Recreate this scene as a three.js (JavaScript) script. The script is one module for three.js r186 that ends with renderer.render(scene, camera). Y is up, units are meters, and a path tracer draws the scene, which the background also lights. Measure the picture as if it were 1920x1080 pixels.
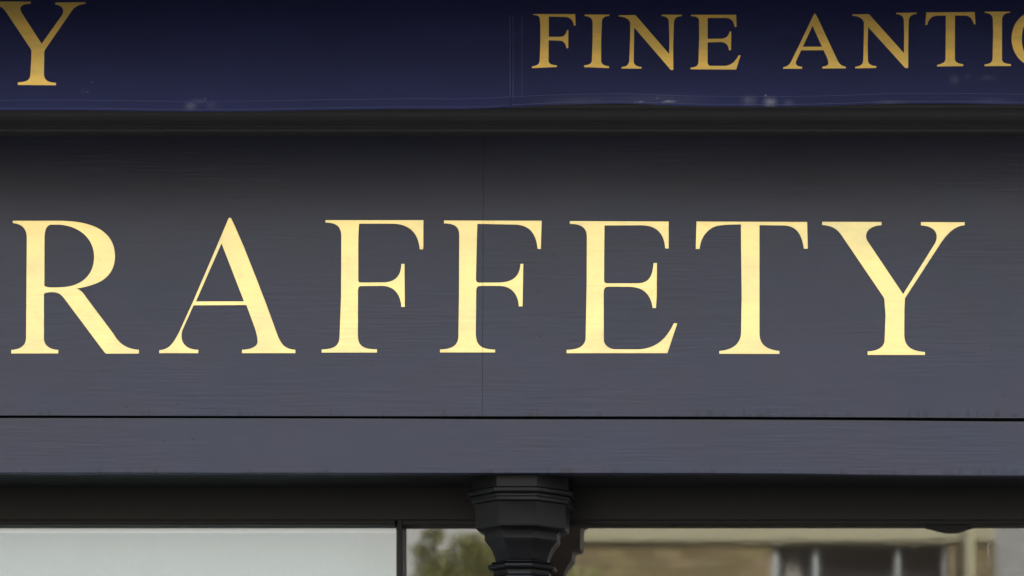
import * as THREE from 'three';
import { mergeGeometries, mergeVertices, toCreasedNormals } from 'three/addons/utils/BufferGeometryUtils.js';
import { TessellateModifier } from 'three/addons/modifiers/TessellateModifier.js';
import { RoundedBoxGeometry } from 'three/addons/geometries/RoundedBoxGeometry.js';

// ------------------------------------------------------------------ camera, sky, sun, exposure
const S = 0.00112;                 // metres per photograph pixel (1920 wide) on the fascia plane z = 0
const CY = 3.3, D = 8, EX = 1.0, EY = 1.65;   // height of the picture centre on the fascia; eye of the photographer
const FW_ = 1920 * S, FH_ = 1080 * S;
const EXPOSURE = 3.4;

const scene = new THREE.Scene();
const fullH = 2 * (CY + FH_ / 2 - EY), fullW = fullH * 16 / 9;
const camera = new THREE.PerspectiveCamera(2 * Math.atan(fullH / 2 / D) * 180 / Math.PI, 16 / 9, 0.5, 600);
camera.position.set(EX, EY, D);
camera.lookAt(EX, EY, 0);
camera.setViewOffset(fullW, fullH, fullW / 2 - EX - FW_ / 2, 0, FW_, FH_);
camera.updateProjectionMatrix();
scene.add(camera);

const renderer = new THREE.WebGLRenderer({ antialias: true });
renderer.toneMapping = THREE.LinearToneMapping;
renderer.toneMappingExposure = EXPOSURE;
renderer.shadowMap.enabled = true;

// seeded noise
function rng(seed) { let a = seed >>> 0; return () => { a = (a + 0x6D2B79F5) | 0; let t = Math.imul(a ^ (a >>> 15), 1 | a); t = (t + Math.imul(t ^ (t >>> 7), 61 | t)) ^ t; return ((t ^ (t >>> 14)) >>> 0) / 4294967296; }; }
function hash(x, y) { let h = Math.imul(x | 0, 374761393) ^ Math.imul(y | 0, 668265263); h = Math.imul(h ^ (h >>> 13), 1274126177); return ((h ^ (h >>> 16)) >>> 0) / 4294967296; }
function vn(x, y) { const xi = Math.floor(x), yi = Math.floor(y); let u = x - xi, v = y - yi; u = u * u * (3 - 2 * u); v = v * v * (3 - 2 * v);
  return (hash(xi, yi) * (1 - u) + hash(xi + 1, yi) * u) * (1 - v) + (hash(xi, yi + 1) * (1 - u) + hash(xi + 1, yi + 1) * u) * v; }
function fbm(x, y, o = 4) { let s = 0, a = 0.5, n = 0; for (let i = 0; i < o; i++) { s += a * vn(x, y); n += a; x = x * 2.03 + 17.1; y = y * 2.03 + 9.7; a *= 0.5; } return s / n; }

// hazy bright sky with thin high cloud; the sun stands behind the shop, so its front is in shade
const sunDir = new THREE.Vector3(0.36, 0.66, -0.66).normalize();
{
  const w = 512, h = 256, a = new Float32Array(w * h * 4);
  for (let j = 0; j < h; j++) for (let i = 0; i < w; i++) {
    const el = ((j + 0.5) / h - 0.5) * Math.PI, az = ((i + 0.5) / w - 0.5) * 2 * Math.PI;
    const x = Math.cos(el) * Math.cos(az), y = Math.sin(el), z = Math.cos(el) * Math.sin(az);
    const up = Math.max(0, y), t = THREE.MathUtils.smoothstep(up, 0.08, 0.72);
    let r = 0.60 + 0.42 * t, g = 0.58 + 0.54 * t, b = 0.53 + 0.82 * t;
    const c = fbm(x / (0.35 + up) * 1.7 + 5, z / (0.35 + up) * 1.7 + 3, 5), k = THREE.MathUtils.smoothstep(c, 0.38, 0.72) * 0.6, w2 = 0.66 + 0.5 * t;
    r += (w2 - r) * k; g += (w2 * (1 + 0.04 * t) - g) * k; b += (w2 * (0.95 + 0.17 * t) - b) * k;
    const s = Math.max(0, x * sunDir.x + y * sunDir.y + z * sunDir.z), glow = 1 + 0.5 * Math.pow(s, 8);
    const o = (j * w + i) * 4, q = y < 0 ? 0.5 : 1;
    a[o] = r * glow * q; a[o + 1] = g * glow * q; a[o + 2] = b * glow * q; a[o + 3] = 1;
  }
  const sky = new THREE.DataTexture(a, w, h, THREE.RGBAFormat, THREE.FloatType);
  sky.mapping = THREE.EquirectangularReflectionMapping; sky.magFilter = THREE.LinearFilter; sky.minFilter = THREE.LinearFilter; sky.needsUpdate = true;
  scene.background = sky; scene.environment = sky;
}
const sun = new THREE.DirectionalLight(new THREE.Color(1, 0.95, 0.86), 3.4);
sun.position.copy(sunDir).multiplyScalar(60); sun.target.position.set(0, 2, 8);
sun.castShadow = true; sun.shadow.radius = 1.5; sun.shadow.mapSize.set(2048, 2048);
Object.assign(sun.shadow.camera, { left: -30, right: 30, top: 30, bottom: -30, near: 1, far: 140 });
scene.add(sun, sun.target);

// ------------------------------------------------------------------ helpers
const V2 = (x, y) => new THREE.Vector2(x, y), V3 = (x, y, z) => new THREE.Vector3(x, y, z);
// a pixel of the 1920 x 1080 photograph -> point on the plane at depth z
function at(px, py, z = 0) { const k = (D - z) / D; return V3(EX + ((px - 960) * S - EX) * k, EY + (CY - (py - 540) * S - EY) * k, z); }
const yAt = (py, z = 0) => at(0, py, z).y, xAt = (px, z = 0) => at(px, 0, z).x;
const used = {};
function numbered(n) { const k = used[n] = (used[n] ?? -1) + 1; return k ? `${n}_${String(k).padStart(3, '0')}` : n; }
function thing(name, label, category, pos = [0, 0, 0], group) { const o = new THREE.Group(); o.name = numbered(name); o.position.set(...pos); o.userData = { label, category }; if (group) o.userData.group = group; scene.add(o); return o; }
function mesh(name, geo, mat, parent, label) {   // a part; geometry is given in world coordinates and moved into its thing's axes
  const m = new THREE.Mesh(geo, mat); m.castShadow = m.receiveShadow = true;
  if (parent && parent !== scene) { parent.updateWorldMatrix(true, false); geo.applyMatrix4(parent.matrixWorld.clone().invert()); }
  m.name = parent && parent !== scene ? name : numbered(name); if (label) m.userData.label = label;
  (parent ?? scene).add(m); return m;
}
function struct(name, geo, mat) { const m = mesh(name, geo, mat, scene); m.userData.kind = 'structure'; return m; }
function box(x0, x1, y0, y1, z0, z1, r = 0) {
  const w = x1 - x0, h = y1 - y0, d = z1 - z0;
  const g = r ? new RoundedBoxGeometry(w, h, d, 2, Math.min(r, w / 2.01, h / 2.01, d / 2.01)) : new THREE.BoxGeometry(w, h, d);
  g.translate((x0 + x1) / 2, (y0 + y1) / 2, (z0 + z1) / 2); return worldUV(g);
}
function plain(g) { const o = g.index ? g.toNonIndexed() : g.clone(); for (const k of Object.keys(o.attributes)) if (!['position', 'normal', 'uv'].includes(k)) o.deleteAttribute(k); return o; }
const merge = list => mergeGeometries(list.map(plain));
// uv in metres, by the way each face points
function worldUV(g0, f = (x, y) => [x, y]) {
  const g = g0.index ? g0.toNonIndexed() : g0, p = g.attributes.position, n = g.attributes.normal, uv = new Float32Array(p.count * 2);
  for (let i = 0; i < p.count; i++) {
    const x = p.getX(i), y = p.getY(i), z = p.getZ(i), nx = Math.abs(n.getX(i)), ny = Math.abs(n.getY(i)), nz = Math.abs(n.getZ(i));
    const [u, v] = nz >= nx && nz >= ny ? f(x, y) : ny >= nx ? f(x, y + z) : f(x + z, y);
    uv[i * 2] = u; uv[i * 2 + 1] = v;
  }
  g.setAttribute('uv', new THREE.BufferAttribute(uv, 2)); return g;
}
// a profile of [z, y] points pushed along x
function prism(profile, x0, x1) {
  const s = new THREE.Shape(profile.map(([z, y]) => V2(z, y)));
  const g = new THREE.ExtrudeGeometry(s, { depth: x1 - x0, bevelEnabled: false, steps: 1 });
  g.applyMatrix4(new THREE.Matrix4().makeBasis(V3(0, 0, -1), V3(0, 1, 0), V3(1, 0, 0)));   // (a, b, c) -> (c, b, -a)
  g.scale(1, 1, -1); g.translate(x0, 0, 0);
  const q = g.attributes.position.array;   // mirrored once: turn the triangles back
  for (let i = 0; i < q.length; i += 9) for (let k = 0; k < 3; k++) { const t = q[i + k + 3]; q[i + k + 3] = q[i + k + 6]; q[i + k + 6] = t; }
  g.computeVertexNormals(); return worldUV(g);
}
const toS = v => { v = Math.min(1, Math.max(0, v)); return 255 * (v <= 0.0031308 ? v * 12.92 : 1.055 * Math.pow(v, 1 / 2.4) - 0.055); };
function colourTex(w, h, fn, wrap = THREE.RepeatWrapping) {       // fn(u, v) -> linear [r, g, b]
  const a = new Uint8Array(w * h * 4);
  for (let j = 0; j < h; j++) for (let i = 0; i < w; i++) { const c = fn((i + 0.5) / w, (j + 0.5) / h), o = (j * w + i) * 4; a[o] = toS(c[0]); a[o + 1] = toS(c[1]); a[o + 2] = toS(c[2]); a[o + 3] = 255; }
  const t = new THREE.DataTexture(a, w, h); t.colorSpace = THREE.SRGBColorSpace; t.magFilter = THREE.LinearFilter; t.minFilter = THREE.LinearFilter; t.wrapS = t.wrapT = wrap; t.needsUpdate = true; return t;
}
function valueTex(w, h, fn, float = false, wrap = THREE.RepeatWrapping) {
  const a = float ? new Float32Array(w * h * 4) : new Uint8Array(w * h * 4);
  for (let j = 0; j < h; j++) for (let i = 0; i < w; i++) { const v = Math.min(1, Math.max(0, fn((i + 0.5) / w, (j + 0.5) / h))) * (float ? 1 : 255), o = (j * w + i) * 4; a[o] = a[o + 1] = a[o + 2] = v; a[o + 3] = float ? 1 : 255; }
  const t = new THREE.DataTexture(a, w, h, THREE.RGBAFormat, float ? THREE.FloatType : THREE.UnsignedByteType); t.magFilter = THREE.LinearFilter; t.minFilter = THREE.LinearFilter; t.wrapS = t.wrapT = wrap; t.needsUpdate = true; return t;
}
const std = o => new THREE.MeshStandardMaterial(o), phys = o => new THREE.MeshPhysicalMaterial(o);
// interpolation through [x, y] knots, smooth
function knots(list) {
  return x => {
    if (x <= list[0][0]) return list[0][1];
    for (let i = 1; i < list.length; i++) if (x <= list[i][0]) {
      const p = list[i - 1], q = list[i], m = k => { const a = list[Math.max(0, k - 1)], b = list[Math.min(list.length - 1, k + 1)]; return (b[1] - a[1]) / (b[0] - a[0]); };
      const h = q[0] - p[0], t = (x - p[0]) / h, t2 = t * t, t3 = t2 * t;
      return (2 * t3 - 3 * t2 + 1) * p[1] + (t3 - 2 * t2 + t) * h * m(i - 1) + (3 * t2 - 2 * t3) * q[1] + (t3 - t2) * h * m(i);
    }
    return list[list.length - 1][1];
  };
}
// outline text (M, L, C, Z) drawn at a scale and offset -> polygons in photograph pixels, outer one first
function outline(d, ox, oy, s, n = 14) {
  const rings = []; let ring = null, cur = [0, 0];
  for (const m of d.matchAll(/([MLCZ])([^MLCZ]*)/g)) {
    const v = (m[2].match(/-?[\d.]+/g) ?? []).map(Number);
    if (m[1] === 'M') rings.push(ring = [cur = [v[0], v[1]]]);
    else if (m[1] === 'L') for (let i = 0; i < v.length; i += 2) ring.push(cur = [v[i], v[i + 1]]);
    else if (m[1] === 'C') for (let i = 0; i < v.length; i += 6) {
      const [a, b] = cur;
      for (let k = 1; k <= n; k++) { const t = k / n, u = 1 - t; ring.push([u * u * u * a + 3 * u * u * t * v[i] + 3 * u * t * t * v[i + 2] + t * t * t * v[i + 4], u * u * u * b + 3 * u * u * t * v[i + 1] + 3 * u * t * t * v[i + 3] + t * t * t * v[i + 5]]); }
      cur = [v[i + 4], v[i + 5]];
    }
  }
  return rings.map(r => r.map(([x, y]) => [ox + x / s, oy + y / s]));
}
function clipRing(r, keep) {   // keep(p) > 0 is inside; a straight cut
  const out = [];
  for (let i = 0; i < r.length; i++) {
    const a = r[i], b = r[(i + 1) % r.length], ka = keep(a), kb = keep(b);
    if (ka > 0) out.push(a);
    if ((ka > 0) !== (kb > 0)) { const t = ka / (ka - kb); out.push([a[0] + (b[0] - a[0]) * t, a[1] + (b[1] - a[1]) * t]); }
  }
  return out;
}
function toShape(rings, z) {
  const f = r => r.map(([x, y]) => { const p = at(x, y, z); return V2(p.x, p.y); });
  const s = new THREE.Shape(f(rings[0])); for (const h of rings.slice(1)) s.holes.push(new THREE.Path(f(h))); return s;
}

// ------------------------------------------------------------------ materials
const X0 = -3.6, X1 = 3.6;                                  // how far the shop front runs on either side
const PX0 = 960 + X0 / S, PX1 = 960 + X1 / S;
const lowerTop = knots([[PX0, 783], [0, 783.4], [700, 784.4], [900, 785.6], [1300, 786.2], [1600, 787.6], [1920, 790], [PX1, 793]]);
// board textures cover px -100..2020 across and 230..900 down
const BU = px => (px + 100) / 2120, BV = py => (900 - py) / 670;
const boardUV = (x, y) => [BU(960 + x / S), BV(540 - (y - CY) / S)];
const specks = [], drips = [];
{
  const r = rng(7);
  for (const [x, y, q] of [[565, 447, 2.2], [505, 553, 2], [503, 495, 2], [422, 590, 2.2], [1036, 479, 2.6], [1041, 484, 2.2], [1008, 550, 2.4], [1013, 632, 2.6], [200, 530, 1.8], [624, 483, 2.4], [596, 552, 2], [697, 685, 2.2], [1857, 657, 2.4], [1180, 496, 1.8], [332, 758, 3], [237, 764, 2.6], [1880, 744, 2.4], [183, 826, 3], [306, 828, 2.4], [360, 824, 3.4], [88, 508, 1.8]]) specks.push([x, y, q, 1]);
  for (let i = 0; i < 90; i++) specks.push([-100 + r() * 2120, 300 + r() * 585, 0.8 + r() * 1.0, 0.6]);
  for (let i = 0; i < 120; i++) { const low = r() < 0.5; drips.push([-100 + r() * 2120, low ? 888 : 780, 2 + r() * r() * 9, 4 + r() * 12, 0.35 + r() * 0.5]); }
  for (const x of [92, 620, 833, 1395, 1705, 1722, 1815]) drips.push([x, 780, 4, 15, 0.8]);
  for (const x of [45, 185, 240, 290, 905, 1772, 1800, 1836]) drips.push([x, 888, 6, 11, 0.8]);
}
const grid = new Map();
const cellOf = (x, y) => Math.floor(x / 24) * 1000 + Math.floor(y / 24);
for (const s of specks) for (let a = -1; a <= 1; a++) for (let b = -1; b <= 1; b++) { const k = cellOf(s[0] + a * 24, s[1] + b * 24); if (!grid.has(k)) grid.set(k, []); grid.get(k).push(s); }
const speckAt = (x, y) => { let v = 0; for (const s of grid.get(cellOf(x, y)) ?? []) { const d = Math.hypot(x - s[0], (y - s[1]) * 1.3) / s[2]; v = Math.max(v, s[3] * Math.max(0, 1 - d * d)); } return v; };
const dripAt = (x, y) => { let v = 0; for (const d of drips) { if (Math.abs(x - d[0]) > d[2] || y > d[1] + 2 || y < d[1] - d[3]) continue; const a = 1 - ((x - d[0]) / d[2]) ** 2, b = 1 - (d[1] - y) / d[3]; v = Math.max(v, d[4] * a * Math.min(1, b * 1.6)); } return v; };
const paintMap = colourTex(2048, 640, (u, v) => {
  const x = u * 2120 - 100, y = 900 - v * 670;
  const warp = 6 * (vn(x * 0.006, y * 0.02) - 0.5);
  const streak = fbm(x * 0.012, (y + warp) * 0.33, 4) - 0.5, fine = fbm(x * 0.05 + 40, (y + warp) * 0.9, 2) - 0.5, patch = fbm(x * 0.006 + 9, y * 0.012 + 4, 4) - 0.5, hue = fbm(x * 0.011 + 90, y * 0.017, 3) - 0.5;
  const br = THREE.MathUtils.smoothstep(fbm(x * 0.004 + 3, y * 0.02 + 8, 3), 0.3, 0.7);
  const m = (0.80 + (0.08 + 0.26 * br) * streak + 0.10 * fine + 0.20 * patch) * (1 - 0.75 * dripAt(x, y)) * (1 - 0.8 * speckAt(x, y));
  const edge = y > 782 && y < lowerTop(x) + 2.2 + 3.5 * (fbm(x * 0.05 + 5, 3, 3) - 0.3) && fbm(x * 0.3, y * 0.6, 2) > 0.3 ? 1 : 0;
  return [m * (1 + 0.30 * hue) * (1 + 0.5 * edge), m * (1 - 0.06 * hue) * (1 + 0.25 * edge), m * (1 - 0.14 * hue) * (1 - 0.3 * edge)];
}, THREE.MirroredRepeatWrapping);
const paintBump = valueTex(2048, 640, (u, v) => {
  const x = u * 2120 - 100, y = 900 - v * 670, warp = 6 * (vn(x * 0.006, y * 0.02) - 0.5);
  return 0.5 + (0.12 + 0.42 * THREE.MathUtils.smoothstep(fbm(x * 0.004 + 3, y * 0.02 + 8, 3), 0.3, 0.7)) * (fbm(x * 0.011, (y + warp) * 0.36, 4) - 0.5) + 0.5 * (fbm(x * 0.02 + 70, y * 0.04, 3) - 0.5) - 0.35 * speckAt(x, y);
}, false, THREE.MirroredRepeatWrapping);
const M = {
  paint: phys({ color: new THREE.Color().setRGB(0.0228, 0.0250, 0.0495), map: paintMap, bumpMap: paintBump, bumpScale: 0.0006, roughness: 0.46, specularIntensity: 1 }),
  trim: phys({ specularIntensity: 0.42, color: new THREE.Color().setRGB(0.0055, 0.0055, 0.006), roughness: 0.38, bumpMap: paintBump, bumpScale: 0.0004 }),
  beam: phys({ specularIntensity: 0.5, color: new THREE.Color().setRGB(0.0125, 0.012, 0.0113), roughness: 0.45 }),
  gap: std({ color: new THREE.Color().setRGB(0.012, 0.012, 0.012), roughness: 0.95 }),
};
const leafTone = colourTex(1024, 320, (u, v) => {
  const x = u * 2120, y = v * 670, a = fbm(x * 0.012, y * 0.02, 4) - 0.5, b = fbm(x * 0.02, y * 0.25, 3) - 0.5, c = fbm(x * 0.2, y * 0.2, 2) - 0.5;
  const m = 0.87 + 0.30 * a + 0.06 * b + 0.05 * c, scuff = Math.max(0, fbm(x * 0.06 + 31, y * 0.06 + 7, 4) - 0.66) * 2.2;
  return [m, m * (1 - 0.10 * a) * (1 - 0.2 * scuff), m * (1 - 0.35 * a) * (1 - 0.3 * scuff)];
}, THREE.MirroredRepeatWrapping);
M.gold = std({ color: new THREE.Color().setRGB(0.86, 0.70, 0.315), map: leafTone, metalness: 1, roughness: 0.40, bumpMap: paintBump, bumpScale: 0.0003 });
M.goldPaint = std({ color: new THREE.Color().setRGB(1.0, 0.69, 0.19), map: leafTone, metalness: 0.85, roughness: 0.52 });

// ------------------------------------------------------------------ fascia sign: two boards, gilded letters
const jointX = y => 906.5 - (y - 240) * 2 / 540;
const upperBottom = knots([[PX0, 778], [0, 779], [320, 779.6], [700, 780.3], [1300, 781], [1600, 782.3], [1920, 784], [PX1, 786]]);
const lowerBottom = knots([[PX0, 886.6], [0, 887], [700, 887.4], [1280, 887.6], [1500, 888.6], [1600, 890.2], [1760, 891.8], [1920, 892.2], [PX1, 893]]);
function board(poly, front, depth, bevel) {
  const s = new THREE.Shape(poly.map(([x, y]) => { const p = at(x, y, front); return V2(p.x, p.y); }));
  const g = new THREE.ExtrudeGeometry(s, { depth: depth - bevel, bevelEnabled: true, bevelThickness: bevel, bevelSize: bevel, bevelOffset: -bevel, bevelSegments: 2, steps: 1 });
  g.translate(0, 0, front - depth); g.computeVertexNormals();
  return worldUV(toCreasedNormals(g, 0.2), boardUV);
}
const run = (f, a, b, n) => Array.from({ length: n + 1 }, (_, i) => { const x = a + (b - a) * i / n; return [x, f(x)]; });
const sign = thing('shop_fascia', 'long black painted fascia board with large gilded serif letters under the awning', 'shop sign', [0, yAt(780), 0]);
{
  const jb = jointX(780), jt = jointX(236);
  mesh('fascia_board', board([...run(upperBottom, PX0, jb - 0.2, 80), [jt - 0.2, 236], [PX0, 236]], 0, 0.028, 0.00025), M.paint, sign, 'fascia board left of the hairline joint');
  mesh('fascia_board', board([...run(upperBottom, jb + 0.2, PX1, 80), [PX1, 236], [jt + 0.2, 236]], 0, 0.028, 0.00025), M.paint, sign, 'fascia board right of the hairline joint');
}
const letters = [
  ['R', 0, 390, 'M 86 90 C 86 87 88 86 92 86 L 400 86 C 520 86 640 108 705 165 C 755 207 777 262 777 325 C 777 400 745 455 690 490 C 640 520 575 536 517 545 C 540 550 562 570 580 600 L 767 850 C 800 905 840 950 938 957 L 938 980 L 935 984 L 722 984 C 712 984 708 978 702 970 L 440 620 C 415 585 395 569 350 569 C 320 569 300 575 297 585 L 297 880 C 298 930 340 955 394 958 L 394 983 L 76 983 L 76 958 C 135 955 174 930 176 880 L 181 200 C 180 140 150 110 90 103 C 86 101 86 95 86 90 Z M 299 525 L 300 215 C 300 150 312 118 345 112 L 400 112 C 540 120 637 210 637 330 C 637 430 580 500 490 525 C 440 540 380 537 345 538 C 318 536 302 531 299 525 Z'],
  ['A', 280, 390, 'M 535 70 C 539 64 549 64 553 70 L 575 115 L 640 265 L 725 480 L 790 650 L 865 855 C 890 920 915 952 986 957 L 986 981 L 625 981 L 625 957 C 690 955 735 935 731 895 C 729 860 715 820 703 785 L 655 656 L 299 658 L 222 830 C 210 880 220 955 331 957 L 331 981 L 67 981 L 67 960 C 140 955 165 905 200 840 L 298 625 L 463 240 Z M 488 238 L 641 632 L 314 632 Z'],
  ['F', 580, 390, 'M 109 82 L 771 82 L 770 270 C 769 280 765 281 757 281 L 745 279 C 740 200 700 107 560 107 L 338 107 C 333 130 331 200 331 300 L 331 485 C 331 500 338 503 355 503 L 500 502 C 580 500 619 460 621 377 L 643 377 L 645 669 L 621 669 C 616 580 570 527 490 527 L 355 528 C 335 528 330 535 329 560 L 328 860 C 330 930 360 953 457 954 L 457 977 L 83 977 L 83 955 C 165 952 200 935 204 870 L 214 600 L 216 190 C 214 130 190 100 109 99 Z'],
  ['F', 800, 390, 'M 117 84 L 777 86 L 771 278 L 748 276 C 742 190 705 112 590 113 L 343 108 L 340 200 L 333 480 C 334 497 342 504 360 504 L 490 503 C 580 500 628 465 633 377 L 653 377 L 648 665 L 622 665 C 618 580 570 527 490 527 L 365 527 C 342 527 334 537 335 570 L 332 850 C 335 930 370 953 463 956 L 463 976 L 90 976 L 90 955 C 170 953 210 930 214 870 L 218 600 L 220 180 C 219 130 190 104 117 105 Z'],
  ['E', 1040, 390, 'M 102 88 L 770 91 L 770 275 L 746 274 C 740 185 700 120 590 118 L 337 119 L 335 300 L 334 490 C 336 505 345 508 360 508 L 560 508 C 635 507 660 465 667 371 L 691 371 L 689 600 L 684 676 L 661 676 C 650 585 600 533 500 533 L 365 532 C 338 533 331 545 331 580 L 332 890 C 335 930 370 952 410 953 L 560 954 C 690 950 755 880 805 777 L 828 779 L 761 981 L 80 981 L 80 958 C 150 955 210 940 209 870 L 216 500 L 217 190 C 215 130 175 108 102 108 Z'],
  ['T', 1280, 390, 'M 93 91 L 841 94 L 845 276 L 818 276 C 805 180 770 120 680 119 L 519 117 L 519 850 C 522 920 560 955 654 965 L 653 986 L 247 985 L 247 965 C 340 958 392 915 394 840 L 398 600 L 394 250 L 393 112 C 300 113 230 115 200 135 C 150 165 122 210 114 277 L 88 278 Z'],
  ['Y', 1520, 390, 'M 77 93 L 479 94 L 479 117 C 420 120 372 145 374 195 C 378 215 385 225 395 240 L 624 581 L 835 245 C 865 195 860 125 744 118 L 744 95 L 1040 96 L 1040 118 C 975 122 930 165 880 235 L 637 610 L 633 680 L 632 850 C 632 920 660 965 772 972 L 772 993 L 384 993 L 384 968 C 460 965 497 935 499 890 L 505 720 L 497 615 L 490 600 L 205 180 C 175 140 145 122 77 115 Z'],
];
for (const [ch, ox, oy, d] of letters) {
  const rings = outline(d, ox, oy, 3.6);
  const cut = ox === 800 ? [[clipRing(rings[0], p => jointX(p[1]) - 0.1 - p[0])], ...[p => 485 - p[1], p => Math.min(p[1] - 485, 610 - p[1]), p => p[1] - 610].map(band => [clipRing(clipRing(rings[0], p => p[0] - jointX(p[1]) - 0.1).filter(p => band(p) > 0), () => 1)])] : [rings];
  const g = merge(cut.map(r => new THREE.ExtrudeGeometry(toShape(r, 0), { depth: 0.0014, bevelEnabled: true, bevelThickness: 0.0003, bevelSize: 0.0003, bevelOffset: -0.0003, bevelSegments: 1 }).translate(0, 0, -0.0008)));
  const m = mesh('letter', worldUV(g, boardUV), M.gold, sign);
  m.userData.label = `gilded letter ${ch}`;
}

// ------------------------------------------------------------------ shop front: mouldings, beams, wall, stall riser
const front = thing('shopfront', 'black timber shopfront with dark mouldings, beam and soffit round the fascia board', 'shopfront', [0, 0.12, -0.2]);
{
  mesh('lower_board', board([...run(lowerBottom, PX0, PX1, 120), ...run(lowerTop, PX0, PX1, 120).reverse()], -0.003, 0.025, 0.0016), M.paint, front);
  mesh('backing_board', box(X0, X1, yAt(883), yAt(230) + 0.2, -0.07, -0.0285), M.gap, front);
  // bed moulding between awning and fascia
  const y = (p, z) => yAt(p, z), prof = [[-0.02, y(120, 0)], [0.115, y(120, 0.115)], [0.115, y(196, 0.115)]];
  for (let i = 0; i <= 10; i++) { const t = i / 10, z = 0.108 - 0.046 * (1 - Math.cos(t * Math.PI / 2)) - 0.004 * t, p = 203 + 28 * Math.sin(t * Math.PI / 2); prof.push([z, y(p, z)]); }
  prof.push([0.052, y(233.5, 0.052)], [0.052, y(236, 0.052)], [0.046, y(239.5, 0.046)], [0.046, y(241, 0.046)]);
  for (let i = 0; i <= 6; i++) { const a = i / 6 * Math.PI / 2, z = 0.026 + 0.014 * Math.cos(a), p = 242.5 + 7 * Math.sin(a); prof.push([z, y(p, z)]); }
  prof.push([-0.02, y(250, 0.02)]);
  mesh('cornice_moulding', toCreasedNormals(prism(prof, X0, X1), 0.5), std({ color: new THREE.Color().setRGB(0.05, 0.047, 0.045), roughness: 0.5 }), front);
  const sy = yAt(886, -0.01);
  mesh('soffit', box(X0, X1, sy + 0.004, sy + 0.03, -0.237, -0.0285), M.beam, front);
  mesh('head_beam', box(X0, X1, yAt(975, -0.237), sy + 0.03, -0.36, -0.237, 0.003), M.beam, front);
  mesh('upper_wall', box(X0, X1, yAt(230) + 0.2, 14, -0.4, -0.07), std({ color: new THREE.Color().setRGB(0.34, 0.31, 0.27), roughness: 0.95 }), front);
  for (const [a, b] of [[X0 - 7, X0 - 0.3], [X1 + 0.3, X1 + 7]]) mesh('side_wall', box(a, b, 0.12, 14, -0.4, 0), std({ color: new THREE.Color().setRGB(0.30, 0.25, 0.19), roughness: 0.95 }), front);
  mesh('parapet_coping', box(X0 - 7, X1 + 7, 14, 14.15, -0.45, 0.02, 0.02), std({ color: new THREE.Color().setRGB(0.4, 0.38, 0.34), roughness: 0.9 }), front);
  mesh('stall_riser', box(X0, X1, 0.12, 0.62, -0.38, -0.2, 0.006), M.trim, front);
  mesh('window_sill', box(X0, X1, 0.62, 0.67, -0.38, -0.15, 0.01), M.trim, front);
  mesh('pilaster', box(X0 - 0.3, X0, 0.12, 14, -0.4, 0.03), M.trim, front);
  mesh('pilaster', box(X1, X1 + 0.3, 0.12, 14, -0.4, 0.03), M.trim, front);
}

// ------------------------------------------------------------------ shop windows
const gripple = valueTex(512, 512, (u, v) => 0.5 + 0.5 * (fbm(u * 9, v * 34, 3) - 0.5) + 0.35 * (fbm(u * 26 + 5, v * 12, 2) - 0.5), true);
M.glass = phys({ color: 0xffffff, roughness: 0.021, transmission: 1, thickness: 0, ior: 1.86, bumpMap: gripple, bumpScale: 0.00005, specularIntensity: 1 });
M.bead = std({ color: new THREE.Color().setRGB(0.06, 0.036, 0.014), roughness: 0.5 });
const GZ = -0.272, yHead = yAt(975, -0.237), ySill = 0.67;
function shopWindow(px0, px1, label, beadPy) {
  const x0 = px0 === null ? X0 : xAt(px0, GZ), x1 = px1 === null ? X1 : xAt(px1, GZ);
  const w = thing('shop_window', label, 'window', [(x0 + x1) / 2, ySill, GZ]);
  mesh('glazing_bead', box(x0, x1, yAt(beadPy, -0.264), yHead + 0.012, -0.2685, -0.2425, 0.002), M.trim, w, 'glazing bead along the head');
  mesh('glazing_bead', box(x0, x1, ySill, ySill + 0.02, -0.2685, -0.2425, 0.002), M.trim, w);
  mesh('head_strip', box(x0, x1, yAt(beadPy + 1.6, -0.284), yHead + 0.012, -0.297, -0.2765, 0.001), M.bead, w);
  const g = new THREE.BoxGeometry(x1 - x0 - 0.003, yHead + 0.004 - ySill, 0.006); g.translate((x0 + x1) / 2, (yHead + 0.004 + ySill) / 2, GZ);
  mesh('pane', worldUV(g), M.glass, w);
  return w;
}
const winA = shopWindow(null, 745, 'wide shop window with a pale blind behind it, left of the slim dark bar', 986.5);
shopWindow(755, 980, 'narrow shop window reflecting a tree and sky, between slim bar and column', 987.5);
const winC = shopWindow(980, null, 'wide shop window reflecting brick wall and white window frames, right of the column', 986.5);
mesh('mullion', box(xAt(744.5, -0.24), xAt(754.5, -0.24), ySill, yHead + 0.01, -0.29, -0.24, 0.002), M.trim, winA);
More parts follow.
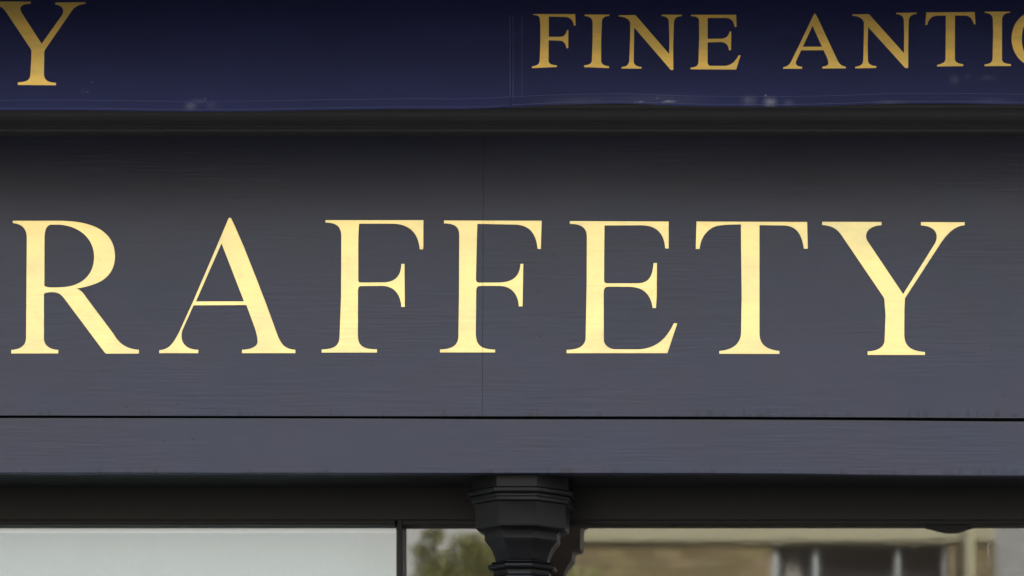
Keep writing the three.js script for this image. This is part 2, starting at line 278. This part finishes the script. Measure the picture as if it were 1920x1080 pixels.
// beige lining behind the left head strip, blind below it
{
  const bl = thing('roller_blind', 'pale grey roller blind hanging behind the left window', 'blind', [xAt(300, -0.37), yAt(990, -0.37), -0.37]);
  const x0 = xAt(-900, -0.37), x1 = xAt(741, -0.37), yl = yAt(1000, -0.37), yr = yAt(989.4, -0.37);
  const cloth = colourTex(512, 512, (u, v) => { const a = fbm(u * 6, v * 5, 4) - 0.5, b = fbm(u * 260, v * 90, 2) - 0.5, m = 0.90 + 0.12 * a + 0.05 * b; return [m, m, m]; });
  const blindMat = std({ color: new THREE.Color().setRGB(0.39, 0.525, 0.54), map: cloth, roughness: 0.9 });
  const s = new THREE.Shape([V2(x0, 1.2), V2(x1, 1.2), V2(x1, yr), V2(x0, yl + 0.012)]);
  mesh('blind_cloth', worldUV(new THREE.ExtrudeGeometry(s, { depth: 0.002, bevelEnabled: false }).translate(0, 0, -0.378)), blindMat, bl);
  const tubeAt = (xa, ya, xb, yb, r, z) => { const l = Math.hypot(xb - xa, yb - ya), g = new THREE.CylinderGeometry(r, r, l, 20); g.rotateZ(Math.PI / 2 + Math.atan2(yb - ya, xb - xa)); g.translate((xa + xb) / 2, (ya + yb) / 2, z); return g; };
  mesh('blind_batten', worldUV(tubeAt(x0, yl + 0.012 - 0.0055, x1, yr - 0.0055, 0.006, -0.3735)), std({ color: new THREE.Color().setRGB(0.80, 0.82, 0.72), roughness: 0.6 }), bl);
  mesh('bottom_bar', box(x0, x1, 1.19, 1.215, -0.384, -0.372, 0.004), blindMat, bl);
}
{
  // a short strip of the glazing bead has sagged away from the head
  const z = -0.248, q = [[1735, 983], [1735, 986.4], [1748, 988.6], [1760, 992.2], [1772, 994.8], [1783, 995.6], [1795, 994.6], [1806, 991.4], [1814, 988], [1822, 986.2], [1822, 983]];
  const sg = new THREE.ExtrudeGeometry(new THREE.Shape(q.map(([x, y]) => { const p = at(x, y, z); return V2(p.x, p.y); })), { depth: 0.012, bevelEnabled: true, bevelThickness: 0.001, bevelSize: 0.001, bevelOffset: -0.001, bevelSegments: 2 });
  mesh('loose_bead', worldUV(sg.translate(0, 0, z - 0.013)), M.gap, winC, 'sagging dark strip of glazing bead');
}

// ------------------------------------------------------------------ column
{
  const cz = -0.125, c = at(980, 930, cz), col = thing('column', 'dark octagonal shop front column with stepped moulded capital under the beam', 'column', [c.x, 0.12, cz]);
  const y = p => yAt(p, cz + 0.09), k = 1 / Math.cos(Math.PI / 8), sc = S * (D - cz) / D;
  const oct = (list, seg = 8) => { const g = new THREE.LatheGeometry(list.map(([h, p]) => V2(Math.max(0, h) * sc * (seg === 8 ? k : 1), typeof p === 'number' && p > 100 ? y(p) : p)), seg, Math.PI / 8).toNonIndexed(); g.deleteAttribute('normal'); const q = seg === 8 ? g : mergeVertices(g, 1e-5); q.computeVertexNormals(); q.translate(c.x, 0, cz); return worldUV(seg === 8 ? toCreasedNormals(q, 0.35) : q); };
  const top = yAt(886, -0.01) + 0.003;
  mesh('impost_block', oct([[0, 914.5], [88, 914.5], [90, 913], [90, top], [0, top]]), M.trim, col);
  mesh('abacus', oct([[0, 932.2], [91, 932.2], [93, 930.5], [93, 927.5], [88, 926], [88, 924.8], [96, 924.2], [98, 922], [98, 917], [95, 915], [0, 915]]), M.trim, col);
  const bell = [[0, 991]]; 
  mesh('capital', oct([[0, 1048], [46, 1047.5], [48, 1044], [50, 1036], [53, 1028], [57, 1020], [62, 1014], [66, 1009], [67.5, 1006], [67.5, 997], [68.5, 993.5], [72, 990], [79, 987.5], [82, 986], [83, 984.5], [83.5, 980], [84.5, 945], [86, 940.5], [91, 938], [91, 932.5], [0, 932.5]]), M.trim, col);
  const tor = (p0, p1, r0, r1, n = 8) => Array.from({ length: n + 1 }, (_, i) => { const a = -Math.PI / 2 + i / n * Math.PI; return [r0 + (r1 - r0) * Math.cos(a), p1 + (p0 - p1) * (Math.sin(a) + 1) / 2]; });
  mesh('necking_ring', oct([[0, 1062], ...tor(1051, 1062, 55, 62), [54, 1050.5], ...tor(1046.5, 1050, 52, 56), [0, 1046]], 8), M.trim, col);
  mesh('shaft', oct([[0, 0.34], [56, 0.34], [52, 0.4], [50, 1.0], [49, 2.2], [49, 1140], [50, 1110], [57, 1092], [58.5, 1084], [56, 1076], [52, 1071], [51, 1066], [51, 1062.2], [0, 1062.2]], 8), M.trim, col);
  mesh('column_base', oct([[0, 0.12], [80, 0.12], [80, 0.24], [70, 0.27], [72, 0.30], [60, 0.342], [0, 0.342]], 8), M.trim, col);
}

// ------------------------------------------------------------------ awning: folded, its valance hanging in front of the moulding
const VZ = 0.30, VTOP = -22;
const hem = knots([[PX0, 210], [0, 210], [320, 210], [480, 209], [640, 206.8], [740, 204.6], [830, 204], [900, 203], [950, 200.7], [985, 199.3], [1040, 197.4], [1100, 196.6], [1170, 197], [1240, 199.6], [1300, 201.2], [1420, 201.8], [1500, 201.2], [1580, 200], [1660, 197.4], [1740, 196.2], [1920, 195.6], [PX1, 197]]);
function valanceZ(px, py) {
  const t = Math.max(0, (py - VTOP) / 225);
  return t * (0.006 * Math.sin(px * 0.0045 + 1.2) + 0.0035 * Math.sin(px * 0.0117 + 0.4)) + 0.002 * t * t + 0.0006 * Math.sin(px * 0.031 + py * 0.01) * t + 0.0016 * t * (fbm(px * 0.006 + 50, py * 0.014 + 9, 3) - 0.5) + 0.010 * Math.max(0, t - 0.72) * Math.exp(-(((px - 1270) / 260) ** 2));
}
const onCloth = (px, py, off = 0) => { const p = at(px, py, VZ); p.z += valanceZ(px, py) + off; return p; };
function clothSheet(pa, pb, top, bottom, off, thick, nx, ny) {
  const pos = [], uv = [], idx = [], W = nx + 1, H = ny + 1;
  for (let side = 0; side < 2; side++) for (let j = 0; j <= ny; j++) for (let i = 0; i <= nx; i++) {
    const px = pa + (pb - pa) * i / nx, a = top(px), b = bottom(px), py = a + (b - a) * j / ny, p = onCloth(px, py, off - side * thick);
    pos.push(p.x, p.y, p.z); uv.push(BU(px), py / 230);
  }
  const id = (s, i, j) => s * W * H + j * W + i, quad = (a, b, c, d) => idx.push(a, b, c, a, c, d);
  for (let j = 0; j < ny; j++) for (let i = 0; i < nx; i++) { quad(id(0, i, j + 1), id(0, i + 1, j + 1), id(0, i + 1, j), id(0, i, j)); quad(id(1, i, j), id(1, i + 1, j), id(1, i + 1, j + 1), id(1, i, j + 1)); }
  for (let i = 0; i < nx; i++) { quad(id(1, i, ny), id(1, i + 1, ny), id(0, i + 1, ny), id(0, i, ny)); quad(id(0, i, 0), id(0, i + 1, 0), id(1, i + 1, 0), id(1, i, 0)); }
  for (let j = 0; j < ny; j++) { quad(id(1, 0, j), id(1, 0, j + 1), id(0, 0, j + 1), id(0, 0, j)); quad(id(0, nx, j), id(0, nx, j + 1), id(1, nx, j + 1), id(1, nx, j)); }
  const g = new THREE.BufferGeometry(); g.setAttribute('position', new THREE.Float32BufferAttribute(pos, 3)); g.setAttribute('uv', new THREE.Float32BufferAttribute(uv, 2)); g.setIndex(idx);
  return toCreasedNormals(g, 0.9);
}
const scuffs = [[358, 199, 9, 7, 0.34], [372, 190, 12, 5, 0.16], [397, 197, 9, 6, 0.12], [1202, 193.5, 6, 1.6, 0.9], [1192, 194.2, 3, 1.2, 0.6], [1256, 192.5, 10, 2.2, 0.95], [1248, 194, 7, 1.6, 0.6], [1234, 186, 4, 3, 0.3], [1405, 190, 12, 8, 0.30], [1401, 186, 2, 1.6, 0.5], [1444, 193, 10, 8, 0.75], [1436, 180.5, 2.2, 2, 0.9], [1480, 194, 8, 5, 0.22], [1090, 190, 60, 9, 0.12], [1230, 188, 90, 10, 0.10], [1790, 150, 8, 8, 0.20], [1852, 146, 14, 5, 0.14], [1815, 144, 6, 5, 0.10], [1670, 194, 26, 4, 0.16], [1860, 190, 30, 6, 0.09], [174, 156, 1.5, 1.5, 0.4], [166, 175, 2, 1.5, 0.35], [158, 173, 5, 4, 0.08], [385, 186, 1.4, 1.4, 0.6], [1110, 192, 20, 4, 0.10]];
const clothMap = colourTex(2048, 460, (u, v) => {
  const x = u * 2120 - 100, y = v * 230;
  let k = 0; for (const [sx, sy, rx, ry, q] of scuffs) { const d = ((x - sx) / rx) ** 2 + ((y - sy) / ry) ** 2; if (d < 3) k = Math.max(k, q * Math.exp(-d) * (0.35 + 1.1 * fbm(x * 0.35 + sx, y * 0.35, 3))); }
  const weave = 0.06 * (hash(Math.round(u * 2048), Math.round(v * 460) + 7) - 0.5), a = fbm(x * 0.008, y * 0.02, 4) - 0.5, b = fbm(x * 0.03, y * 0.3, 3) - 0.5;
  const m = 0.15 * (1 + 0.34 * a + 0.16 * b + weave), cr = 0.084, cg = 0.108, cb = 0.47;
  k *= 0.42; return [m * cr * (1 - k) + k * 0.50, m * cg * (1 - k) + k * 0.50, m * cb * (1 - k) + k * 0.54];
}, THREE.MirroredRepeatWrapping);
const weaveBump = valueTex(256, 256, (u, v) => { const a = Math.sin(u * 256 * Math.PI / 2), b = Math.sin(v * 256 * Math.PI / 2); return 0.5 + 0.25 * a * b + 0.25 * (hash(Math.floor(u * 256), Math.floor(v * 256)) - 0.5); });
weaveBump.repeat.set(24, 3);
M.cloth = phys({ specularIntensity: 0.45, color: 0xffffff, map: clothMap, roughness: 0.62, bumpMap: weaveBump, bumpScale: 0.00025 });
M.hood = std({ color: new THREE.Color().setRGB(0.016, 0.019, 0.085), roughness: 0.8 });
M.thread = std({ color: new THREE.Color().setRGB(0.10, 0.12, 0.22), roughness: 0.9 });
M.alu = std({ color: new THREE.Color().setRGB(0.025, 0.025, 0.028), roughness: 0.5 });
{
  const aw = thing('awning', 'navy blue shop awning with gold lettered hanging valance above the fascia', 'awning', [0, yAt(0, VZ), VZ]);
  const topL = () => VTOP;
  const left = mesh('valance_panel', clothSheet(PX0, 957, topL, hem, 0.0014, 0.0009, 360, 26), M.cloth, aw, 'left valance panel overlapping the seam');
  const right = mesh('valance_panel', clothSheet(925, PX1, topL, hem, 0, 0.0009, 360, 26), M.cloth, aw, 'right valance panel with scuffed hem');
  // folded hem along the bottom
  const hemTop = x => hem(x) - 17.5;
  mesh('hem', clothSheet(PX0, 957, hemTop, x => hem(x) - 0.15, 0.0022, 0.0006, 300, 3), M.cloth, left);
  mesh('hem', clothSheet(957.6, PX1, hemTop, x => hem(x) - 0.15, 0.0008, 0.0006, 300, 3), M.cloth, right);
  const stitch = (list, parent) => { const m = mesh('stitching', merge(list), M.thread, parent); m.userData.kind = 'stuff'; };
  const dash = (px, py, w, h, off) => { const p = onCloth(px, py, off); return new THREE.BoxGeometry(w * S, h * S, 0.0006).translate(p.x, p.y, p.z); };
  const sl = [], sr = [];
  for (let py = 30; py < 200; py += 3.2) { sr.push(dash(961.6, py, 0.75, 2.2, 0.0003), dash(978.6, py, 0.75, 2.2, 0.0003)); sl.push(dash(956.3, py, 0.8, 3.0, 0.0017)); }
  for (let px = -60; px < 954; px += 3.4) { sl.push(dash(px, hem(px) - 4.2, 2.4, 0.55, 0.0025), dash(px, hem(px) - 19.5, 2.4, 0.5, 0.0017)); }
  for (let px = 960; px < 1990; px += 3.4) { sr.push(dash(px, hem(px) - 4.2, 2.4, 0.55, 0.0011), dash(px, hem(px) - 19.5, 2.4, 0.5, 0.0003)); }
  stitch(sl, left); stitch(sr, right);
  const vl = [
    ['Y', 0, 0, 6, 'M -62 20 L 350 22 L 350 47 C 285 50 232 62 233 105 C 236 130 255 160 275 190 L 478 503 L 700 180 C 730 135 725 70 625 55 L 625 33 L 968 28 L 965 47 C 880 60 840 80 800 145 L 515 572 L 508 600 L 507 850 C 512 910 540 940 643 946 L 645 974 L 215 970 L 215 940 C 310 938 350 915 354 860 L 362 700 L 364 580 L 355 560 L 80 150 C 40 90 10 70 -60 62 Z'],
    ['F', 980, 10, 7.717, 'M 150 124 L 760 128 L 768 293 L 742 293 C 725 210 690 170 600 168 L 378 162 L 378 455 L 540 456 C 600 456 630 420 640 360 L 662 360 L 660 620 L 635 622 C 620 550 590 512 540 512 L 376 505 L 374 800 C 376 845 410 862 495 868 L 495 892 L 133 905 L 133 880 C 210 870 242 850 246 790 L 256 500 L 256 290 L 246 180 C 235 150 200 140 150 138 Z'],
    ['I', 980, 10, 7.717, 'M 900 135 L 1257 135 L 1255 155 C 1190 160 1150 180 1147 240 L 1137 500 L 1136 800 C 1140 860 1180 880 1252 888 L 1252 914 L 890 897 L 890 873 C 960 865 1000 850 1003 800 L 1013 500 L 1013 250 C 1010 190 970 160 900 157 Z'],
    ['N', 1150, 10, 7.714, 'M 80 145 L 318 143 L 335 160 L 810 712 L 812 500 L 805 240 C 800 190 770 165 700 158 L 700 138 L 995 140 L 993 160 C 915 165 880 190 877 260 L 868 600 L 870 945 L 835 945 L 303 325 L 300 600 L 297 820 C 300 870 340 895 412 902 L 412 925 L 122 922 L 122 900 C 190 895 230 870 233 800 L 246 450 L 245 260 C 240 210 170 165 80 165 Z'],
    ['E', 1280, 10, 7.714, 'M 122 140 L 775 138 L 780 310 L 752 318 C 735 220 700 185 600 185 L 362 185 L 362 488 L 560 485 C 640 482 665 440 680 382 L 704 382 L 700 650 L 672 655 C 660 560 610 535 540 535 L 362 540 L 362 830 C 365 870 385 882 410 882 L 600 882 C 700 882 770 810 810 728 L 840 728 L 775 935 L 115 933 L 115 908 C 190 905 225 880 230 830 L 240 500 L 238 230 C 235 175 190 160 122 160 Z'],
    ['A', 1450, 10, 7.713, 'M 590 125 C 595 116 601 116 606 123 L 640 180 L 925 795 C 955 860 990 890 1050 897 L 1050 920 L 710 920 L 710 895 C 780 885 800 870 797 830 C 790 790 775 745 755 715 L 727 655 L 403 655 L 330 815 C 315 860 340 890 417 895 L 417 922 L 145 922 L 145 900 C 205 890 235 865 260 815 L 365 600 Z M 568 300 L 703 603 L 428 603 Z'],
    ['N', 1590, 10, 7.714, 'M 65 135 L 300 130 L 318 148 L 810 700 L 812 400 L 808 220 C 800 160 760 135 697 130 L 697 112 L 995 108 L 993 128 C 915 135 880 165 878 240 L 872 600 L 872 915 L 830 918 L 292 320 L 285 600 L 290 810 C 295 865 340 885 412 892 L 410 917 L 105 922 L 105 900 C 185 890 220 865 222 800 L 230 450 L 232 260 C 225 200 150 155 65 155 Z'],
    ['T', 1720, 10, 7.715, 'M 130 105 L 830 98 L 842 275 L 818 278 C 790 180 750 150 680 150 L 545 150 L 543 780 C 545 830 590 850 665 857 L 663 885 L 288 892 L 288 870 C 370 850 405 830 408 780 L 412 400 L 412 152 L 300 152 C 200 155 160 210 145 285 L 115 290 Z'],
    ['I', 1720, 10, 7.715, 'M 975 92 L 1345 90 L 1340 108 C 1260 110 1225 150 1225 220 L 1224 780 C 1228 825 1270 845 1355 848 L 1352 875 L 972 882 L 972 858 C 1050 850 1085 825 1088 770 L 1097 400 L 1092 200 C 1085 140 1050 115 975 110 Z'],
    ['Q', 1720, 10, 7.715, 'M 1725 75 C 1925 75 2087 256 2087 480 C 2087 650 2000 790 1870 850 C 1960 920 2060 985 2200 1005 L 2195 1028 C 2010 1015 1880 950 1770 882 C 1755 884 1740 885 1725 885 C 1525 885 1363 704 1363 480 C 1363 256 1525 75 1725 75 Z M 1725 115 C 1606 115 1512 278 1512 480 C 1512 682 1606 845 1725 845 C 1844 845 1938 682 1938 480 C 1938 278 1844 115 1725 115 Z'],
  ];
  const tess = new TessellateModifier(8 * S, 9);
  for (const [ch, ox, oy, sc, d] of vl) {
    const rings = outline(d, ox, oy, sc), f = r => r.map(([x, y]) => V2(x * S, y * S)), s = new THREE.Shape(f(rings[0]));
    for (const h of rings.slice(1)) s.holes.push(new THREE.Path(f(h)));
    let g = new THREE.ShapeGeometry(s).toNonIndexed(); g.deleteAttribute('uv'); g.deleteAttribute('normal');
    g = mergeVertices(tess.modify(g), 1e-6);
    const p = g.attributes.position, uv = [];
    for (let i = 0; i < p.count; i++) { const px = p.getX(i) / S, py = p.getY(i) / S, q = onCloth(px, py, ox < 900 ? 0.0018 : 0.0004); uv.push(BU(px), py / 230); p.setXYZ(i, q.x, q.y, q.z); }
    g.setAttribute('uv', new THREE.Float32BufferAttribute(uv, 2));
    const idx = g.index.array; for (let i = 0; i < idx.length; i += 3) { const t = idx[i]; idx[i] = idx[i + 1]; idx[i + 1] = t; }
    g.computeVertexNormals(); if (g.attributes.normal.getZ(0) < 0) { for (let i = 0; i < idx.length; i += 3) { const t = idx[i]; idx[i] = idx[i + 1]; idx[i + 1] = t; } g.computeVertexNormals(); }
    mesh('letter', g, M.goldPaint, ox < 900 ? left : right, `gold painted letter ${ch}`);
  }
  // front rail, hood and its ends, above the picture: what shades the valance and the fascia
  const ry = yAt(VTOP, VZ), RO = 0.34, prof = [[VZ - 0.05, ry + 0.004], [VZ + RO - 0.022, ry + 0.004], [VZ + RO - 0.022, ry - 0.045], [VZ + RO - 0.012, ry - 0.052], [VZ + RO - 0.002, ry - 0.045], [VZ + RO, ry + 0.02], [VZ + RO, ry + 0.06], [VZ + RO - 0.03, ry + 0.085], [VZ - 0.05, ry + 0.085]];
  mesh('front_rail', prism(prof, X0 + 0.1, X1 - 0.1), M.alu, aw);
  mesh('hood', prism([[VZ + RO - 0.04, ry + 0.086], [-0.069, ry + 0.42], [-0.069, ry + 0.412], [VZ + 0.05, ry + 0.086]], X0 + 0.1, X1 - 0.1), M.hood, aw);
  for (const x of [X0 + 0.1, X1 - 0.104]) mesh('side_cheek', prism([[VZ + RO - 0.04, ry + 0.086], [-0.069, ry + 0.412], [-0.069, ry + 0.004], [VZ + 0.04, ry + 0.004]], x - 0.004, x), M.hood, aw);
}

// ------------------------------------------------------------------ room behind the glass
M.room = std({ color: new THREE.Color().setRGB(0.16, 0.13, 0.10), roughness: 0.9 });
struct('interior_floor', box(X0, X1, 0.3, 0.5, -4.2, -0.385), M.room);
struct('interior_ceiling', box(X0, X1, yHead + 0.09, yHead + 0.29, -4.2, -0.365), M.room);
struct('interior_wall', box(X0, X1, 0.5, yHead + 0.09, -4.3, -4.1), M.room);
struct('interior_wall', box(X0 - 0.2, X0, 0.3, yHead + 0.29, -4.3, -0.405), M.room);
struct('interior_wall', box(X1, X1 + 0.2, 0.3, yHead + 0.29, -4.3, -0.405), M.room);
struct('roof', box(X0 - 0.3, X1 + 0.3, 13.7, 13.9, -9, -0.42), M.room);

// ------------------------------------------------------------------ street
const grit = colourTex(256, 256, (u, v) => { const m = 0.75 + 0.5 * (fbm(u * 40, v * 40, 4) - 0.5) + 0.2 * (hash(u * 256, v * 256) - 0.5); return [m, m, m * 0.98]; });
const flat = (x0, x1, z0, z1, y) => { const g = new THREE.PlaneGeometry(x1 - x0, z1 - z0); g.rotateX(-Math.PI / 2); g.translate((x0 + x1) / 2, y, (z0 + z1) / 2); const uv = g.attributes.uv; for (let i = 0; i < 4; i++) uv.setXY(i, uv.getX(i) * (x1 - x0) / 2, uv.getY(i) * (z1 - z0) / 2); return g; };
struct('ground', flat(-250, 250, -250, 250, -0.01), std({ color: new THREE.Color().setRGB(0.16, 0.15, 0.13), map: grit, roughness: 0.95 }));
struct('road', flat(-120, 120, 3.4, 17.6, 0), std({ color: new THREE.Color().setRGB(0.05, 0.05, 0.052), map: grit, roughness: 0.9 }));
const stoneM = std({ color: new THREE.Color().setRGB(0.20, 0.19, 0.175), map: grit, roughness: 0.9 });
struct('pavement', box(-60, 60, -0.2, 0.12, -0.4, 3.25), stoneM);
struct('pavement', box(-60, 60, -0.2, 0.12, 17.75, 22), stoneM);
struct('kerb', box(-60, 60, -0.2, 0.124, 3.25, 3.4, 0.01), stoneM);
struct('kerb', box(-60, 60, -0.2, 0.124, 17.6, 17.75, 0.01), stoneM);

// ------------------------------------------------------------------ what the glass mirrors: houses and trees across the street
const OZ = 22;
const mir = (px, z = OZ) => { const g = at(px, 1000, GZ); return EX + (g.x - EX) * (D - GZ + z - GZ) / (D - GZ); };
const mirY = (py, z = OZ) => { const g = at(960, py, GZ); return EY + (g.y - EY) * (D - GZ + z - GZ) / (D - GZ); };
const brickMap = colourTex(512, 512, (u, v) => {
  const X = u * 2.25, Y = v * 1.2, row = Math.floor(Y / 0.075), x = X / 0.225 + (row % 2) * 0.5, col = Math.floor(x), fx = (x - col) * 0.225, fy = Y - row * 0.075, mortar = fx < 0.010 || fy < 0.010;
  if (mortar) return [0.34, 0.31, 0.27]; const h = hash(col % 10, row), m = 0.72 + 0.4 * (h - 0.5) + 0.2 * (fbm(X * 60, Y * 60, 2) - 0.5);
  return [m, m * (0.98 - 0.1 * hash(col % 10, row + 77)), m * (0.95 - 0.25 * hash(col % 10, row + 33))];
});
brickMap.repeat.set(1 / 2.25, 1 / 1.2);
M.brick = std({ color: new THREE.Color().setRGB(0.335, 0.285, 0.16), map: brickMap, roughness: 0.95 });
M.cream = std({ color: new THREE.Color().setRGB(0.40, 0.375, 0.24), roughness: 0.85 });
M.white = std({ color: new THREE.Color().setRGB(0.46, 0.48, 0.48), roughness: 0.6 });
M.render = std({ color: new THREE.Color().setRGB(0.40, 0.40, 0.38), map: grit, roughness: 0.9 });
M.dark = std({ color: new THREE.Color().setRGB(0.035, 0.034, 0.032), roughness: 0.2 });
M.curtain = std({ color: new THREE.Color().setRGB(0.30, 0.29, 0.25), roughness: 0.9 });
const wallWith = (x0, x1, y0, y1, holes, z0, z1) => {
  const s = new THREE.Shape([V2(x0, y0), V2(x1, y0), V2(x1, y1), V2(x0, y1)]);
  for (const [a, b, c, d] of holes) s.holes.push(new THREE.Path([V2(a, c), V2(a, d), V2(b, d), V2(b, c)]));
  return worldUV(new THREE.ExtrudeGeometry(s, { depth: z1 - z0, bevelEnabled: false }).translate(0, 0, z0));
};
{
  const xL = mir(905), wx0 = mir(1447), wx1 = mir(1778), bandB = mirY(1017), bandT = bandB + 0.34, top = 8.8, xR = mir(1866);
  const h = thing('brick_house', 'two storey yellow brick house across the street with a pale stone band', 'house', [(xL + xR) / 2, 0.12, OZ + 0.2]);
  const holes = [[wx0, wx1, bandB - 1.75, bandB - 0.005], [xL + 0.5, xL + 1.4, 0.9, 2.9], [wx0, wx1, 0.9, 2.9]];
  mesh('wall', wallWith(xL, xR, 0.12, top, holes, OZ, OZ + 0.3), M.brick, h);
  mesh('back_wall', box(xL, xR, 0.12, top - 0.3, OZ + 0.7, OZ + 5), M.dark, h);
  mesh('stone_band', box(xL - 0.03, xR, bandB, bandT, OZ - 0.06, OZ - 0.001, 0.01), M.cream, h);
  mesh('coping', box(xL - 0.03, xR, top, top + 0.1, OZ - 0.06, OZ + 0.36, 0.01), M.cream, h);
  holes.forEach(([a, b, c, d], i) => {
    const w = mesh('window', box(a, b, c, d, OZ + 0.2, OZ + 0.22), M.dark, h);
    const fr = [box(a, a + 0.05, c, d, OZ + 0.06, OZ + 0.19), box(b - 0.045, b, c, d, OZ + 0.06, OZ + 0.19), box(a + 0.05, b - 0.045, c, c + 0.06, OZ + 0.06, OZ + 0.19)];
    if (i === 0) { for (const [p, q] of [[1524, 1533], [1679, 1687]]) fr.push(box(mir(p), mir(q), c + 0.06, d - 0.03, OZ + 0.07, OZ + 0.19)); fr.push(box(a, b, c - 0.08, c - 0.001, OZ - 0.08, OZ + 0.1)); }
    mesh('window_frame', merge(fr), M.white, w);
    if (i === 0) mesh('curtain', box(mir(1470), mir(1500), c + 0.06, d - 0.06, OZ + 0.19, OZ + 0.198), M.curtain, w);
  });
  const pg = new THREE.CylinderGeometry(0.05, 0.05, top - 0.2, 16).translate((mir(1804) + mir(1832)) / 2, top / 2, OZ - 0.12);
  mesh('rain_pipe', pg, M.cream, h);
  const h2 = thing('terrace_house', 'plain brick terrace house across the street, left of the trees', 'house', [-12, 0.12, OZ]), hx = [[-15, -14, 4.2, 5.9], [-12.6, -11.6, 4.2, 5.9], [-10, -9, 4.2, 5.9]];
  mesh('wall', wallWith(-16.5, -7.6, 0.12, 9.4, hx, OZ, OZ + 0.3), M.brick, h2);
  for (const [a, b, c, d] of hx) { const w = mesh('window', box(a, b, c, d, OZ + 0.2, OZ + 0.22), M.dark, h2); mesh('window_frame', merge([box(a, a + 0.05, c, d, OZ + 0.06, OZ + 0.19), box(b - 0.05, b, c, d, OZ + 0.06, OZ + 0.19), box(a + 0.02, b - 0.02, c + 0.8, c + 0.85, OZ + 0.08, OZ + 0.19)]), M.white, w); }
  const r = thing('rendered_house', 'pale grey rendered house across the street beside the brick house', 'house', [mir(1900) + 3, 0.12, OZ]);
  mesh('wall', wallWith(xR + 0.004, xR + 7, 0.12, 9.2, [[xR + 1.2, xR + 2.2, 4.2, 5.9], [xR + 3.6, xR + 4.6, 4.2, 5.9]], OZ - 0.03, OZ + 0.3), M.render, r);
  for (const dx of [1.2, 3.6]) { const w = mesh('window', box(xR + dx, xR + dx + 1, 4.2, 5.9, OZ + 0.1, OZ + 0.12), M.dark, r); mesh('window_frame', merge([box(xR + dx, xR + dx + 0.06, 4.2, 5.9, OZ, OZ + 0.09), box(xR + dx + 0.94, xR + dx + 1, 4.2, 5.9, OZ, OZ + 0.09), box(xR + dx + 0.06, xR + dx + 0.94, 5.0, 5.06, OZ, OZ + 0.09)]), M.white, w); }
  mesh('coping', box(xR + 0.004, xR + 7, 9.2, 9.3, OZ - 0.3, OZ + 0.34), M.cream, r);
}
function tree(x, z, label, seed, spots, leaves, size) {
  const t = thing('street_tree', label, 'tree', [x, 0.12, z], undefined), r = rng(seed), limbs = [];
  const limb = (a, b, r0, r1) => { const d = b.clone().sub(a), g = new THREE.CylinderGeometry(r1, r0, d.length(), 8); g.translate(0, d.length() / 2, 0); g.applyQuaternion(new THREE.Quaternion().setFromUnitVectors(V3(0, 1, 0), d.normalize())); g.translate(a.x, a.y, a.z); limbs.push(g); };
  const fork = V3(x, 2.6, z); limb(V3(x, 0.1, z), fork, 0.13, 0.09);
  for (const [sx, sy, sz] of spots) limb(fork, V3(sx, sy, sz), 0.06, 0.015);
  mesh('trunk', merge(limbs), std({ color: new THREE.Color().setRGB(0.09, 0.075, 0.055), roughness: 0.95 }), t);
  const pos = [], nor = [];
  for (let i = 0; i < leaves; i++) {
    let sp; do sp = spots[Math.floor(r() * spots.length)]; while (r() > Math.min(1, (sp[3] / 0.55) ** 1.6)); const [sx, sy, sz, sr] = sp, th = r() * 6.283, ph = Math.acos(2 * r() - 1), q = sr * Math.pow(r(), 0.5);
    const c = V3(sx + q * Math.sin(ph) * Math.cos(th), sy + q * 0.7 * Math.cos(ph), sz + q * Math.sin(ph) * Math.sin(th));
    const n = V3(r() - 0.5, r() - 0.2, r() - 0.5).normalize(), u = V3(r() - 0.5, r() - 0.5, r() - 0.5).cross(n).normalize(), v = n.clone().cross(u), s = size * (0.6 + 0.8 * r());
    const P = (a, b) => c.clone().addScaledVector(u, a * s).addScaledVector(v, b * s), a = P(-1, 0), b = P(0, -0.5), d = P(1, 0), e = P(0, 0.5);
    for (const k of [a, b, d, a, d, e]) { pos.push(k.x, k.y, k.z); nor.push(n.x, n.y, n.z); }
  }
  const g = new THREE.BufferGeometry(); g.setAttribute('position', new THREE.Float32BufferAttribute(pos, 3)); g.setAttribute('normal', new THREE.Float32BufferAttribute(nor, 3));
  const m = mesh('crown', g, phys({ color: new THREE.Color().setRGB(0.21, 0.215, 0.045), roughness: 0.8, transmission: 0.35, thickness: 0 }), t); m.userData.kind = 'stuff';
}
tree(-2.7, 18.6, 'small leafy tree across the street in front of the sky', 11, [[-2.8, 4.7, 18.6, 0.62], [-2.88, 5.0, 18.5, 0.3], [-2.66, 5.12, 18.6, 0.34], [-2.98, 5.12, 18.55, 0.2], [-3.04, 5.38, 18.6, 0.08], [-2.6, 5.36, 18.6, 0.17], [-2.82, 5.22, 18.6, 0.24], [-2.93, 5.28, 18.7, 0.18], [-3.0, 4.3, 18.7, 0.5], [-2.5, 4.5, 18.5, 0.6], [-2.95, 5.48, 18.6, 0.1], [-2.72, 5.42, 18.6, 0.13], [-2.35, 5.25, 18.5, 0.25]], 8500, 0.03);
tree(-1.75, 19.4, 'thin leafy tree across the street before the brick wall', 23, [[-1.85, 4.7, 19.4, 0.6], [-1.5, 4.5, 19.4, 0.6], [-2.0, 5.25, 19.5, 0.25], [-1.6, 5.1, 19.4, 0.2], [-1.0, 4.8, 19.4, 0.35]], 1500, 0.032);

renderer.render(scene, camera);
